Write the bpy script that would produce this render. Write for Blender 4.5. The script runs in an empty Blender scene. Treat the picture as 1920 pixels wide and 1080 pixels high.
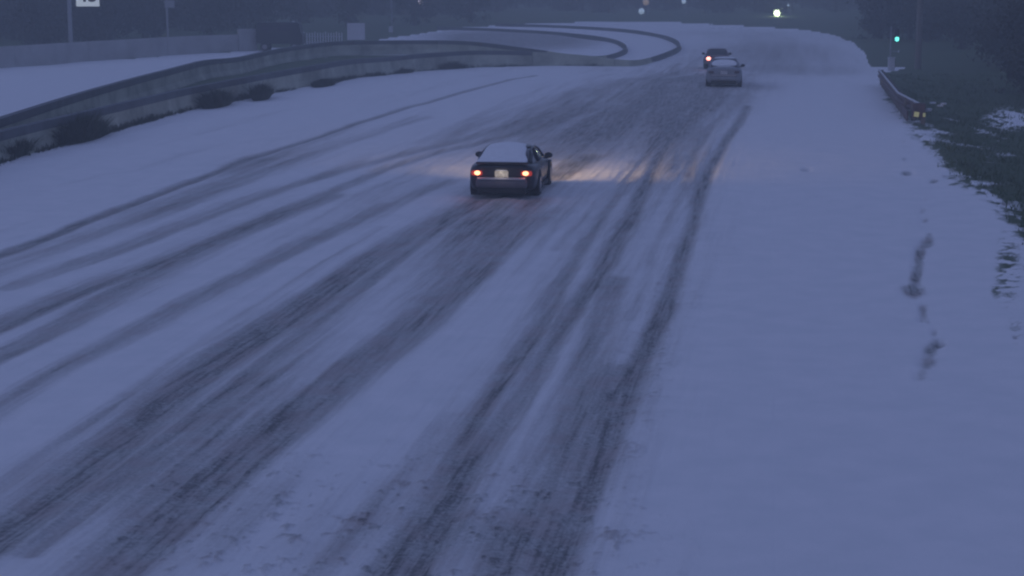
import bpy, bmesh, math, random
import numpy as np
from mathutils import Vector, Matrix
random.seed(7); rng = np.random.default_rng(7)
S = bpy.context.scene; COL = S.collection
# ------------------------------------------------------------------ camera, sky, light, exposure
F, CX, CY, H = 3400.0, 960.0, 540.0, 5.75          # focal length in photo pixels, centre, height above the road
PITCH = math.atan(579.0 / F)
cam = bpy.data.objects.new('camera', bpy.data.cameras.new('camera')); COL.objects.link(cam)
cam.location = (0, 0, H); cam.rotation_euler = (math.pi/2 - PITCH, 0, 0)
cam.data.sensor_width = 36; cam.data.lens = 36 * F / 1920; cam.data.clip_start = 0.5; cam.data.clip_end = 3000
S.camera = cam
W = bpy.data.worlds.new('World'); S.world = W; W.use_nodes = True
nt = W.node_tree; nt.nodes.clear()
sky = nt.nodes.new('ShaderNodeTexSky'); sky.sky_type = 'NISHITA'; sky.sun_disc = False
sky.sun_elevation = math.radians(1.0); sky.sun_rotation = math.radians(180); sky.ozone_density = 4.0; sky.dust_density = 0.6
hs = nt.nodes.new('ShaderNodeMix'); hs.data_type = 'RGBA'; hs.blend_type = 'MIX'; hs.inputs[0].default_value = 0.75
hs.inputs[7].default_value = (0.75, 0.93, 1.84, 1)     # the even dusk cloud deck, over the Nishita sky
bg = nt.nodes.new('ShaderNodeBackground'); bg.inputs[1].default_value = 0.24
wo = nt.nodes.new('ShaderNodeOutputWorld')
nt.links.new(sky.outputs[0], hs.inputs[6]); nt.links.new(hs.outputs[2], bg.inputs[0]); nt.links.new(bg.outputs[0], wo.inputs[0])
sl = bpy.data.lights.new('sun', 'SUN'); sl.energy = 0.13; sl.angle = math.radians(25); sl.color = (0.75, 0.8, 1.0)
so = bpy.data.objects.new('sun', sl); COL.objects.link(so); so.rotation_euler = (math.radians(66), 0, math.radians(-75))
S.view_settings.view_transform = 'Standard'; S.view_settings.look = 'None'; S.view_settings.gamma = 1
S.view_settings.exposure = 0.0; S.view_settings.use_curve_mapping = False
S.cycles.use_denoising = True; S.cycles.volume_bounces = 1; S.cycles.max_bounces = 6
S.cycles.filter_width = 2.2; S.cycles.sample_clamp_indirect = 4

# ------------------------------------------------------------------ ground height, pixel <-> place
def sstep(a, b, v):
    t = np.clip((np.asarray(v, float) - a) / (b - a), 0, 1); return t*t*(3 - 2*t)
def gz(x, y):
    x = np.asarray(x, float); y = np.asarray(y, float)
    z = -0.45*sstep(104, 124, y) + 0.75*sstep(124, 170, y) + 0.6*sstep(170, 260, y)
    s = x - (0.153*y + 5.2)
    bank = np.clip(s, 0, 14) * 0.11 * (1 - sstep(95, 125, y))
    return z - bank
sp, cp = math.sin(PITCH), math.cos(PITCH)
def ray(px, py):
    a = (px - CX)/F; b = -(py - CY)/F
    return np.array([a, cp + b*sp, -sp + b*cp])
_T = np.concatenate([np.arange(8, 300, 0.1), np.arange(300, 900, 1.0)])
def at(px, py, h=0.0):                       # the place seen at a photo pixel, h metres above the ground
    r = ray(px, py); X = r[0]*_T; Y = r[1]*_T; Z = H + r[2]*_T
    d = Z - (gz(X, Y) + h); k = np.argmax(d <= 0)
    if d[k] > 0: k = len(_T) - 1
    t = _T[k]; 
    if k > 0: t = _T[k-1] + (_T[k]-_T[k-1]) * d[k-1]/(d[k-1]-d[k] + 1e-9)
    p = r*t; return Vector((p[0], p[1], float(gz(p[0], p[1]))))
def proj(X, Y, Z):
    dz = Z - H; dep = Y*cp - dz*sp; v = Y*sp + dz*cp
    dep = np.maximum(dep, 0.5)
    return CX + F*X/dep, CY - F*v/dep, dep
def atd(px, depth):                          # on the ground straight under pixel column px at a given distance
    x = (px - CX)/F*depth; return Vector((x, depth, float(gz(x, depth))))

# ------------------------------------------------------------------ materials
def mat(name, col=(.5,.5,.5), rough=.7, metal=0.0, emit=None, es=0.0, noise=0.0, scale=5.0, bump=0.0, spec=.5, col2=None):
    m = bpy.data.materials.new(name); m.use_nodes = True; n = m.node_tree; b = n.nodes['Principled BSDF']
    b.inputs['Roughness'].default_value = rough; b.inputs['Metallic'].default_value = metal
    b.inputs['Specular IOR Level'].default_value = spec
    b.inputs['Base Color'].default_value = (*col, 1)
    if emit: b.inputs['Emission Color'].default_value = (*emit, 1); b.inputs['Emission Strength'].default_value = es
    if noise or bump:
        tc = n.nodes.new('ShaderNodeTexCoord'); nz = n.nodes.new('ShaderNodeTexNoise'); nz.inputs['Scale'].default_value = scale
        nz.inputs['Detail'].default_value = 8; nz.inputs['Roughness'].default_value = .65
        n.links.new(tc.outputs['Object'], nz.inputs['Vector'])
        if noise:
            mx = n.nodes.new('ShaderNodeMix'); mx.data_type = 'RGBA'
            c2 = col2 if col2 else tuple(c*(1-noise) for c in col)
            cr = n.nodes.new('ShaderNodeMapRange'); cr.inputs[1].default_value = .35; cr.inputs[2].default_value = .65
            n.links.new(nz.outputs[0], cr.inputs[0]); n.links.new(cr.outputs[0], mx.inputs[0])
            mx.inputs[6].default_value = (*col, 1); mx.inputs[7].default_value = (*c2, 1)
            n.links.new(mx.outputs[2], b.inputs['Base Color'])
        if bump:
            bp = n.nodes.new('ShaderNodeBump'); bp.inputs['Strength'].default_value = bump; bp.inputs['Distance'].default_value = .03
            n.links.new(nz.outputs[0], bp.inputs['Height']); n.links.new(bp.outputs[0], b.inputs['Normal'])
    return m
SNOW = (.80, .82, .86)
M = dict(
    snow=mat('snow', SNOW, .85, noise=.08, scale=6, bump=.4, spec=.2),
    thin_snow=mat('thin_snow', (.62,.64,.68), .8, noise=.3, scale=9, bump=.4, spec=.2),
    wall=mat('wall_concrete', (.40,.40,.40), .9, noise=.25, scale=.8, bump=.3),
    dark_wall=mat('wet_concrete', (.43,.45,.37), .85, noise=.5, scale=.5, bump=.5),
    coping=mat('dark_coping', (.10,.11,.125), .7, noise=.4, scale=1),  # darker band on the barrier tops and the low far runs
    post=mat('galvanised', (.34,.35,.37), .55, .6, noise=.2, scale=20),
    wood=mat('weathered_wood', (.20,.18,.16), .9, noise=.4, scale=6, bump=.4),
    rail=mat('rusty_rail', (.13,.075,.07), .6, .3, noise=.5, scale=3, col2=(.06,.045,.05), bump=.2),
    white=mat('white_sheet', (.78,.79,.78), .4), black=mat('black_paint', (.012,.012,.014), .4),
    sign_back=mat('dull_aluminium', (.52,.52,.54), .6, noise=.15, scale=6),
    sign_glow=mat('sign_white_glow', (.8,.82,.78), .45, emit=(.9,1.0,.95), es=.30),  # sign face with a faint glow of its own, no lamp behind it
    leaf=mat('leaf', (.045,.055,.035), .8, noise=.5, scale=1.2), leaf2=mat('leaf_olive', (.06,.06,.038), .8, noise=.5, scale=1.2),
    needle=mat('needle', (.03,.042,.03), .8, noise=.4, scale=1.5),
    bark=mat('bark', (.07,.06,.05), .9, noise=.5, scale=6, bump=.6),
    twig=mat('dead_twig', (.040,.052,.026), .9, noise=.5, scale=2),
    grass=mat('winter_grass', (.055,.10,.040), .85, noise=.5, scale=.8, col2=(.09,.115,.05)),
    coupe=mat('coupe_paint', (.030,.030,.038), .28, .4, noise=.4, scale=3), sedan=mat('sedan_paint', (.27,.29,.34), .6, .1, noise=.3, scale=3),
    hatch=mat('hatch_paint', (.16,.11,.13), .4, .2, noise=.3, scale=3), van=mat('van_paint', (.012,.014,.018), .5, .2, noise=.3, scale=2),
    plastic=mat('black_plastic', (.012,.012,.014), .6), tyre=mat('tyre', (.014,.014,.015), .85, noise=.3, scale=30),
    rim=mat('rim_metal', (.25,.25,.27), .35, .8), glass=mat('dark_glass', (.02,.022,.035), .08, 0),
    chrome=mat('grey_trim', (.42,.40,.42), .5, .2),  # grey lightened so the coupe's ledge looks lit by the plate lamp
    plate=mat('plate_face_glow', (.62,.58,.48), .5, emit=(1,.84,.62), es=.10, noise=.6, scale=16),  # plate glows slightly itself, standing in for the plate lamp's light
    red=mat('red_lens', (.30,.02,.02), .2, emit=(1,.10,.04), es=.24), redoff=mat('red_lens_unlit', (.07,.035,.045), .4),
    tail=mat('tail_bulb', (.9,.5,.3), .3, emit=(1,.42,.20), es=3.0), tailpink=mat('tail_bulb_pink', (.9,.5,.5), .3, emit=(1,.34,.26), es=4.0),
    head=mat('headlamp', (.9,.9,.8), .3, emit=(1,.85,.6), es=6.0),
    green=mat('green_signal', (.1,.6,.5), .3, emit=(.18,1,.88), es=1.8), greenglow=mat('green_signal_lens', (.05,.3,.28), .3, emit=(.03,.30,.30), es=.5),
    lampg=mat('greenish_lamp', (.9,.9,.8), .3, emit=(.86,1,.62), es=2.4), lampgl=mat('lamp_globe', (.4,.45,.3), .5, emit=(.42,.56,.28), es=.45),
    lampp=mat('pinkish_lamp', (.9,.8,.9), .3, emit=(1,.86,1), es=1.0), lampb=mat('pale_blue_lamp', (.5,.6,.7), .3, emit=(.5,.65,.85), es=.5),
    lampo=mat('amber_lamp', (.5,.4,.3), .3, emit=(.55,.38,.26), es=.3),
    yellow=mat('marker_yellow_glow', (.65,.60,.22), .5, emit=(.8,.85,.45), es=.10),  # marker paint given a weak glow in place of returned light
)
# ------------------------------------------------------------------ object helpers
def link(name, me, m=None, parent=None, smooth=False):
    o = bpy.data.objects.new(name, me); COL.objects.link(o)
    if m: me.materials.append(m)
    if parent: o.parent = parent
    if smooth:
        for p in me.polygons: p.use_smooth = True
    return o
def tag(o, label, cat, group=None, kind=None):
    if label: o['label'] = label
    if cat: o['category'] = cat
    if group: o['group'] = group
    if kind: o['kind'] = kind
    return o
def thing(name, label, cat, loc=(0,0,0), rz=0.0, group=None):
    o = bpy.data.objects.new(name, None); COL.objects.link(o); o.location = loc; o.rotation_euler = (0,0,rz); o.empty_display_size = .3
    return tag(o, label, cat, group)
def bm_obj(name, bm, m, parent=None, smooth=False):
    bmesh.ops.recalc_face_normals(bm, faces=bm.faces)
    me = bpy.data.meshes.new(name); bm.to_mesh(me); bm.free(); return link(name, me, m, parent, smooth)
def add_box(bm, c, s, rot=None, bev=0.0):
    r = bmesh.ops.create_cube(bm, size=1.0); v = r['verts']
    bmesh.ops.scale(bm, vec=s, verts=v)
    if bev:
        es = list({e for q in v for e in q.link_edges})
        bv = bmesh.ops.bevel(bm, geom=es, offset=bev, segments=2, affect='EDGES', profile=.6); v = list({q for f in bv['faces'] for q in f.verts} | {q for q in v if q.is_valid})
    if rot: bmesh.ops.rotate(bm, cent=(0,0,0), matrix=rot, verts=v)
    bmesh.ops.translate(bm, vec=c, verts=v); return v
def add_cyl(bm, p0, p1, r0, r1=None, n=10):
    p0, p1 = Vector(p0), Vector(p1); r1 = r0 if r1 is None else r1; L = (p1-p0).length
    r = bmesh.ops.create_cone(bm, cap_ends=True, segments=n, radius1=r0, radius2=r1, depth=L)
    q = Vector((0,0,1)).rotation_difference((p1-p0).normalized()).to_matrix()
    bmesh.ops.rotate(bm, cent=(0,0,0), matrix=q, verts=r['verts']); bmesh.ops.translate(bm, vec=(p0+p1)/2, verts=r['verts'])
def box(name, c, s, m, parent=None, bev=0.0, rot=None):
    bm = bmesh.new(); add_box(bm, c, s, rot, bev); return bm_obj(name, bm, m, parent)
def cyl(name, p0, p1, r, m, parent=None, r1=None, n=10):
    bm = bmesh.new(); add_cyl(bm, p0, p1, r, r1, n); return bm_obj(name, bm, m, parent, False)
def ball(name, c, s, m, parent=None, n=2):
    bm = bmesh.new(); r = bmesh.ops.create_icosphere(bm, subdivisions=n, radius=1); bmesh.ops.scale(bm, vec=s, verts=r['verts'])
    bmesh.ops.translate(bm, vec=c, verts=r['verts']); return bm_obj(name, bm, m, parent, True)
def copy_thing(root, loc, rz, label=None):
    r = root.copy(); COL.objects.link(r); r.location = loc; r.rotation_euler = (0,0,rz)
    if label: r['label'] = label
    for ch in root.children:
        c = ch.copy(); COL.objects.link(c); c.parent = r
        for g in ch.children:
            d = g.copy(); COL.objects.link(d); d.parent = c
    return r

# ------------------------------------------------------------------ numpy noise
def vnoise(x, y, seed=0):
    xi = np.floor(x).astype(np.int64); yi = np.floor(y).astype(np.int64); xf = x-xi; yf = y-yi
    def h(a, b):
        n = (a*374761393 + b*668265263 + seed*974711) & 0xffffffff
        n = ((n ^ (n >> 13))*1274126177) & 0xffffffff
        return ((n ^ (n >> 16)) & 0xffff)/65535.0
    u = xf*xf*(3-2*xf); v = yf*yf*(3-2*yf)
    return (h(xi,yi)*(1-u)+h(xi+1,yi)*u)*(1-v) + (h(xi,yi+1)*(1-u)+h(xi+1,yi+1)*u)*v
def fbm(x, y, seed=0, o=4):
    s = 0; a = .5; t = 0
    for i in range(o): s = s + a*vnoise(x*2**i, y*2**i, seed+i*17); t += a; a *= .55
    return s/t
# ------------------------------------------------------------------ the ground: one height field, split into its surfaces
ys = np.concatenate([[2., 5., 8., 10.5], 1/np.linspace(1/12.5, 1/262, 600), np.linspace(266, 700, 45)])
xs = np.concatenate([-np.geomspace(6, .36, 14), np.linspace(-.35, .35, 820), np.geomspace(.36, 6, 14)])
TX, YY = np.meshgrid(xs, ys); XX = TX*YY
Xf, Yf = XX.ravel(), YY.ravel(); Zf = gz(Xf, Yf)
PX, PY, DEP = proj(Xf, Yf, Zf); PPM = F/DEP
def segdist(pts, px, py):
    best = np.full(px.shape, 1e9)
    for (ax, ay), (bx, by) in zip(pts[:-1], pts[1:]):
        dx, dy = bx-ax, by-ay; t = np.clip(((px-ax)*dx + (py-ay)*dy)/(dx*dx+dy*dy), 0, 1)
        best = np.minimum(best, np.hypot(px-ax-t*dx, py-ay-t*dy))
    return best
def world_d(pts):                            # distance in metres on the ground from a line given in photo pixels
    P = [at(*p) for p in pts]; return segdist([(p.x, p.y) for p in P], Xf, Yf)
def inpoly(pts, px, py):
    c = np.zeros(px.shape, bool); n = len(pts)
    for i in range(n):
        x1, y1 = pts[i]; x2, y2 = pts[(i+1) % n]
        if y1 == y2: continue
        k = ((y1 > py) != (y2 > py)) & (px < (x2-x1)*(py-y1)/(y2-y1) + x1); c ^= k
    return c
# along / across the road, for streaks that run with the traffic
A, B = 0.1512, 0.9885
AL = Xf*A + Yf*B; AC = Xf*B - Yf*A
n1 = fbm(AC*1.6, AL*.07, 3); n2 = fbm(AC*4.5, AL*.16, 11); n3 = fbm(Xf*.8, Yf*.8, 5); n4 = fbm(Xf*.15, Yf*.15, 9); n5 = fbm(Xf*5, Yf*5, 21)
tracks = [  # photo-pixel line, width in metres, strength
 ([(-120,520),(0,477),(225,390),(470,295),(650,237),(765,200),(850,178),(940,153),(1010,141)], .21, 1.0),
 ([(-100,555),(0,505),(240,412),(480,320),(660,260),(800,218)], .60, .42),
 ([(15,540),(130,500),(240,462),(450,380),(530,350),(700,300),(810,275),(920,245),(1100,190)], .34, .55),
 ([(-100,660),(0,615),(150,550),(310,490),(450,427),(600,370),(720,315),(830,282),(1000,240),(1150,195)], .28, .62),
 ([(-80,712),(0,672),(150,585),(310,503),(420,452),(640,365)], .30, .55),
 ([(-80,815),(0,772),(75,722),(225,640),(400,548),(550,470),(700,402),(850,335)], .30, .45),
 ([(-40,1030),(60,955),(200,852),(325,750),(450,658),(575,572),(700,483),(790,425),(895,372)], .34, .85),
 ([(60,1040),(180,940),(325,822),(450,720),(575,620),(700,525),(850,410),(930,372)], .16, .5),
 ([(200,1090),(320,985),(420,895),(550,795),(680,695),(815,585),(880,520),(960,430),(1003,375)], .42, .85),
 ([(-20,930),(120,830),(290,705),(420,610),(560,520),(720,425)], .10, .25),
 ([(700,1090),(760,1015),(835,900),(900,775),(950,700),(1020,600),(1060,520),(1110,440),(1165,350),(1215,285),(1290,215)], .16, .62),
 ([(765,1090),(805,1020),(850,940),(880,875),(940,800),(1000,710),(1065,600),(1131,496),(1183,409),(1215,341),(1239,289),(1279,233),(1330,190)], .18, .78),
 ([(1025,1100),(1065,1000),(1110,910),(1150,800),(1200,675),(1240,590),(1265,520),(1290,450),(1310,380),(1330,320),(1362,261),(1385,230),(1402,198)], .19, .9),
 ([(930,1090),(1000,975),(1055,850),(1085,750),(1105,665),(1160,520)], .26, .5),
 ([(1290,330),(1300,290),(1330,245),(1355,215)], .14, .4),
 ([(1290,205),(1330,175)], .3, .4), ([(1375,200),(1400,172)], .3, .3),
 ([(1042,332),(1075,310),(1115,290)], .42, 1.0), ([(1010,300),(1130,250),(1250,205)], .5, .45), ([(960,250),(1080,205),(1200,170)], .4, .35),
 ([(1170,690),(1130,790),(1090,890),(1050,1000),(1020,1090)], .30, .55), ([(1060,1000),(1030,1090)], .28, .9), ([(560,1090),(700,960),(860,780)], .25, .25),
 ([(600,330),(760,290),(930,225),(1110,165)], .30, .28),
 ([(1040,470),(1130,370),(1190,300)], .14, .3), ([(1180,600),(1240,440),(1290,320)], .12, .2),
]
slush = np.zeros(Xf.shape); groove = np.zeros(Xf.shape)
inf = (PX > -500) & (PX < 2400) & (Yf > 8) & (Yf < 160)
for pts, w, s in tracks:
    if s <= 0: continue
    d = world_d(pts); ww = w*(.75 + .6*n1)
    m = np.exp(-(d/ww)**2.6)*s*(.62 + .75*n2)
    m = np.where(inf, m, 0)
    slush = 1 - (1-slush)*(1-np.clip(m, 0, 1)); groove = np.maximum(groove, m)
def blob(cx, cy, rx, ry, s, soft=1.0, ang=0.0):
    ca, sa = math.cos(ang), math.sin(ang); u = ((PX-cx)*ca + (PY-cy)*sa)/rx; v = (-(PX-cx)*sa + (PY-cy)*ca)/ry
    return s*np.exp(-((u*u+v*v)**soft))
broad = (blob(1200,215,230,60,.42,1.2,-.25) + blob(1290,160,130,45,.38) + blob(410,345,210,26,.52,1.3,-.38) + blob(500,500,170,20,.18,1,-.5) +
         blob(980,1020,130,70,.42,1.5) + blob(1130,820,75,150,.36,1.3,.35) + blob(1240,290,110,70,.28) + blob(560,980,260,90,.24,1.5) +
         blob(420,800,330,60,.40,1.3,-.78) + blob(860,480,150,42,.42,1.3,-.85) + blob(940,420,110,30,.4,1,-.2) + 0*PX +
         blob(300,900,260,70,.25,1.3,-.78) + blob(1420,165,40,10,.35) + blob(1380,62,200,10,.35) + blob(1330,110,90,30,.35))
def lane(pts, w, st):
    return st*np.exp(-(world_d(pts)/w)**3)
lanes = (lane([(-100,600),(150,540),(450,415),(720,300),(1000,205),(1200,150)], 1.9, .26) + lane([(-60,900),(250,740),(520,560),(780,400),(1000,280),(1200,180)], 1.2, .10)
       + lane([(60,1100),(300,890),(560,690),(760,520),(940,385),(1150,250),(1300,165)], 1.75, .40) + lane([(560,1090),(760,860),(950,640),(1100,440),(1240,260),(1340,170)], .9, .12)
       + lane([(930,1100),(1040,850),(1130,620),(1210,430),(1290,280),(1370,180)], 1.35, .40) + lane([(1000,250),(1200,190),(1330,140)], 3.4, .30))
broad = lanes*.52*(.25 + 1.0*n1 + .5*n2) + broad*(.45 + 1.1*n2)*(.6 + .7*n3) + (blob(1500,108,130,34,.42,1.8,.08)+blob(1440,92,110,24,.28,1.6,.05)+blob(1520,133,140,9,.22,1.5,.03))*(.6+.8*n1) + blob(1150,215,300,75,.20,1.5,-.2) + blob(1000,420,480,120,.10,1.5)
slush = 1 - (1-slush)*(1-np.clip(np.where(inf | (Yf > 100), broad, 0), 0, .95))
slush += np.where(inf & (PY > 120), (.75*np.clip(n1-.45, 0, 1) + .45*np.clip(n2-.48, 0, 1))*(1-sstep(1250, 1470, PX-.0*PY)), 0)
# clods and speckle thrown up beside the tracks
n6 = fbm(Xf*14, Yf*9, 41)
speck = np.clip((n5*.5+n6*.5-.57)*8, 0, 1)*np.clip(blob(600,1000,420,160,1,2) + blob(1000,1010,300,120,1,2) + blob(1200,720,60,300,.7,2,.4), 0, 1)
slush += .4*speck
# foot marks and bare patches along the right verge
marks = [(1722,545,18,12,.6),(1708,540,22,10,.6),(1720,520,10,18,.85),(1718,498,9,18,.85),(1722,472,10,14,.95),(1737,453,12,10,.95),(1742,440,6,6,.5),(1730,410,6,6,.6),(1727,392,6,5,.5),(1729,372,4,4,.35),(1731,575,9,9,.75),
         (1727,592,8,9,.65),(1745,602,5,5,.35),(1752,622,7,8,.55),(1762,645,14,8,.95),(1742,656,13,11,.85),(1735,680,17,14,.7),(1722,705,12,12,.5),(1704,325,10,4,.9),(1748,340,8,3,1.0),(1512,318,10,3,.5),(1153,742,13,9,.6),
         (1690,265,6,3,.4),(1885,380,10,6,1.0),(1775,332,6,3,.5),(1700,300,5,3,.4),(1905,632,6,4,.7)]
for x_, y_, rx, ry, s in marks:
    slush += blob(x_ + 5*math.sin(y_), y_, rx*1.05, ry, s, 1.2)*(.45+1.2*n5)
slush = np.clip(slush, 0, 1)
# grass: right bank, far ground, narrow median
jx = (n3-.5)*26 + (n5-.5)*16
edge_r = [(1655,150),(1668,185),(1700,232),(1740,272),(1775,318),(1830,352),(1885,392),(1925,450),(1985,560),(2070,760),(2400,1300)]
near_px = [(-260,388,.9),(-60,320,.9),(0,299,.9),(178,250,.9),(267,226,.9),(347,204,.9),(504,173,.98),(617,153,1.05),(679,144,1.1),(757,135,1.15),(850,128,1.15),(898,125,1.15),(1000,123,1.0),(1100,123,.75),(1147,124,.5),
           (1192,125,.42),(1225,116,.36),(1265,100,.34),(1277,91,.32),(1264,78,.32),(1212,65,.32),(1160,59,.32),(1082,54,.3),(1004,51,.3),(930,49,.3)]
far_px = [(-300,324,1.07),(-60,242,1.07),(0,222,1.07),(139,178,1.07),(239,150,1.07),(369,117,1.07),(480,97,1.07),(600,80,1.07),(653,77,1.07),(760,76,1.07),(840,76,1.07),(900,79,1.05),(1012,94,.8),(1100,106,.45),
          (1140,104,.36),(1165,96,.34),(1176,88,.34),(1168,80,.34),(1150,73,.34),(1108,66,.34),(1050,60,.3),(1004,57,.3),(900,52,.3),(820,50,.3)]
def basepx(a, b, c):
    p = at(a, b, c); u, v, _ = proj(np.array([p.x]), np.array([p.y]), np.array([p.z])); return (float(u[0]), float(v[0]))
far_base = [basepx(*t_) for t_ in far_px if t_[0] <= 1121][:12]
bank_poly = edge_r + [(4000,1300),(4000,126),(1700,126),(1652,138)]
far_poly = [(-4000,230),(-200,142),(0,127),(83,121),(139,115),(250,109),(347,99),(472,95),(600,86),(700,76),(800,62),(870,51),(960,47),(1100,41),(1300,43),(1500,56),(1560,64),(1600,80),(1622,100),(1632,126),(4000,126),(4000,-45),(-4000,-45)]
med_poly = [(a, b) for a, b, c in near_px[:14]] + far_base[:12][::-1]
opp_poly = [(-800,510),(0,264),(239,190),(369,156),(480,134),(653,112),(840,104),(1000,108),(1110,112),(1150,102),(1173,92),(1160,78),(1108,67),(1004,58),(870,53),(800,62),(700,76),(600,86),(472,95),(347,99),(250,109),(139,115),(83,121),(0,127),(-200,142),(-4000,230),(-4000,1500)]
sh_poly = [(-800,560),(-60,318),(0,297),(178,250),(267,225),(347,203),(504,172),(617,152),(757,134),(898,124),(1147,123),(1080,132),(940,153),(765,200),(650,237),(470,295),(225,390),(0,477),(-120,520),(-1400,1040),(-1400,700)]
isl_poly = [(1120,112),(1120,122),(1192,124),(1225,115),(1265,99),(1275,91),(1264,78),(1212,64),(1160,58),(1082,53),(950,50),(870,51),(1004,58),(1108,67),(1160,78),(1173,92),(1150,102)]
gb = inpoly(bank_poly, PX-jx*np.clip(PPM/60,.3,1), PY)
gf = inpoly(far_poly, PX, PY-(n3-.5)*4) | (Yf > 262)
gm = inpoly(med_poly, PX, PY)
grass = np.where(gb, .97, 0) + np.where(gf, .95, 0) + np.where(gm, 1.0, 0)
d_edge = segdist(edge_r, PX, PY)
fr = np.exp(-(d_edge/45)**1.5)
sd = np.where(inpoly(bank_poly, PX, PY), d_edge, -d_edge) + (n3-.5)*52*np.clip(PPM/55, .5, 1.6) + (n5-.5)*34
near_e = (PX > 1500) & (PY > 140) & (PY < 1300)
grass = np.where(near_e, .97*sstep(-34, 34, sd), grass)
grass = np.maximum(grass, blob(1890,500,34,95,.75)*np.clip((n5-.30)*4,0,1)); grass = np.maximum(grass, blob(1868,545,16,20,.7)*np.clip((n5-.2)*4,0,1))
grass = np.maximum(grass, blob(1905,620,30,50,.5)*(n5 > .5))
# thin snow left lying on the bank
streak = np.clip((fbm(Xf*.9, Yf*.35, 31)-.60)*9, 0, 1)*gb*(PY > 210)
grass = np.clip(grass - streak*.42 - np.where(gb, blob(1895,225,55,24,.85)*(n5>.40) + (blob(1800,270,90,6,.5,1,.15)+blob(1840,345,60,4,.5)+blob(1890,290,40,5,.45)+blob(1760,250,60,7,.4))*(n3*.5+n5>.55), 0), 0, 1)
opp = inpoly(opp_poly, PX, PY)
slush = np.where(opp, np.clip(blob(985,76,150,20,1.0,2) + .15*n1 + blob(860,66,90,14,.5), 0, 1), slush)
# relief: ruts pressed in, ridges at their sides, soft lumps
relief = -.06*groove + .055*(n2-.5)*np.clip(slush*3, 0, 1) + .02*(n5-.5)*np.clip(slush*3, 0, 1) + .05*(n3-.5)*np.where(PX > 1450, 1, .4) + .14*(n4-.5) + .03*speck*n5
for x_, y_, rx, ry, s in marks: relief = relief - .06*blob(x_, y_, rx, ry, s, 1.4)
Zf = Zf + relief + np.where(gb, .18*(n3-.5), 0)
NR, NC = XX.shape
idx = np.arange(NR*NC).reshape(NR, NC)
q = np.stack([idx[:-1,:-1], idx[:-1,1:], idx[1:,1:], idx[1:,:-1]], -1).reshape(-1, 4)
cx_, cy_ = PX[q].mean(1), PY[q].mean(1); yq = Yf[q].mean(1)
region = np.zeros(len(q), int)
region[inpoly(sh_poly, cx_, cy_)] = 1
region[inpoly(isl_poly, cx_, cy_)] = 4
region[inpoly(opp_poly, cx_, cy_)] = 2
region[inpoly(med_poly, cx_, cy_)] = 4
region[(cx_ > 1400) & (cy_ > 126) & (cx_ > 1662 + (cy_-150)*.06)] = 6
region[inpoly(bank_poly, cx_, cy_)] = 3
region[inpoly(far_poly, cx_, cy_) | (yq > 262)] = 5

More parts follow.
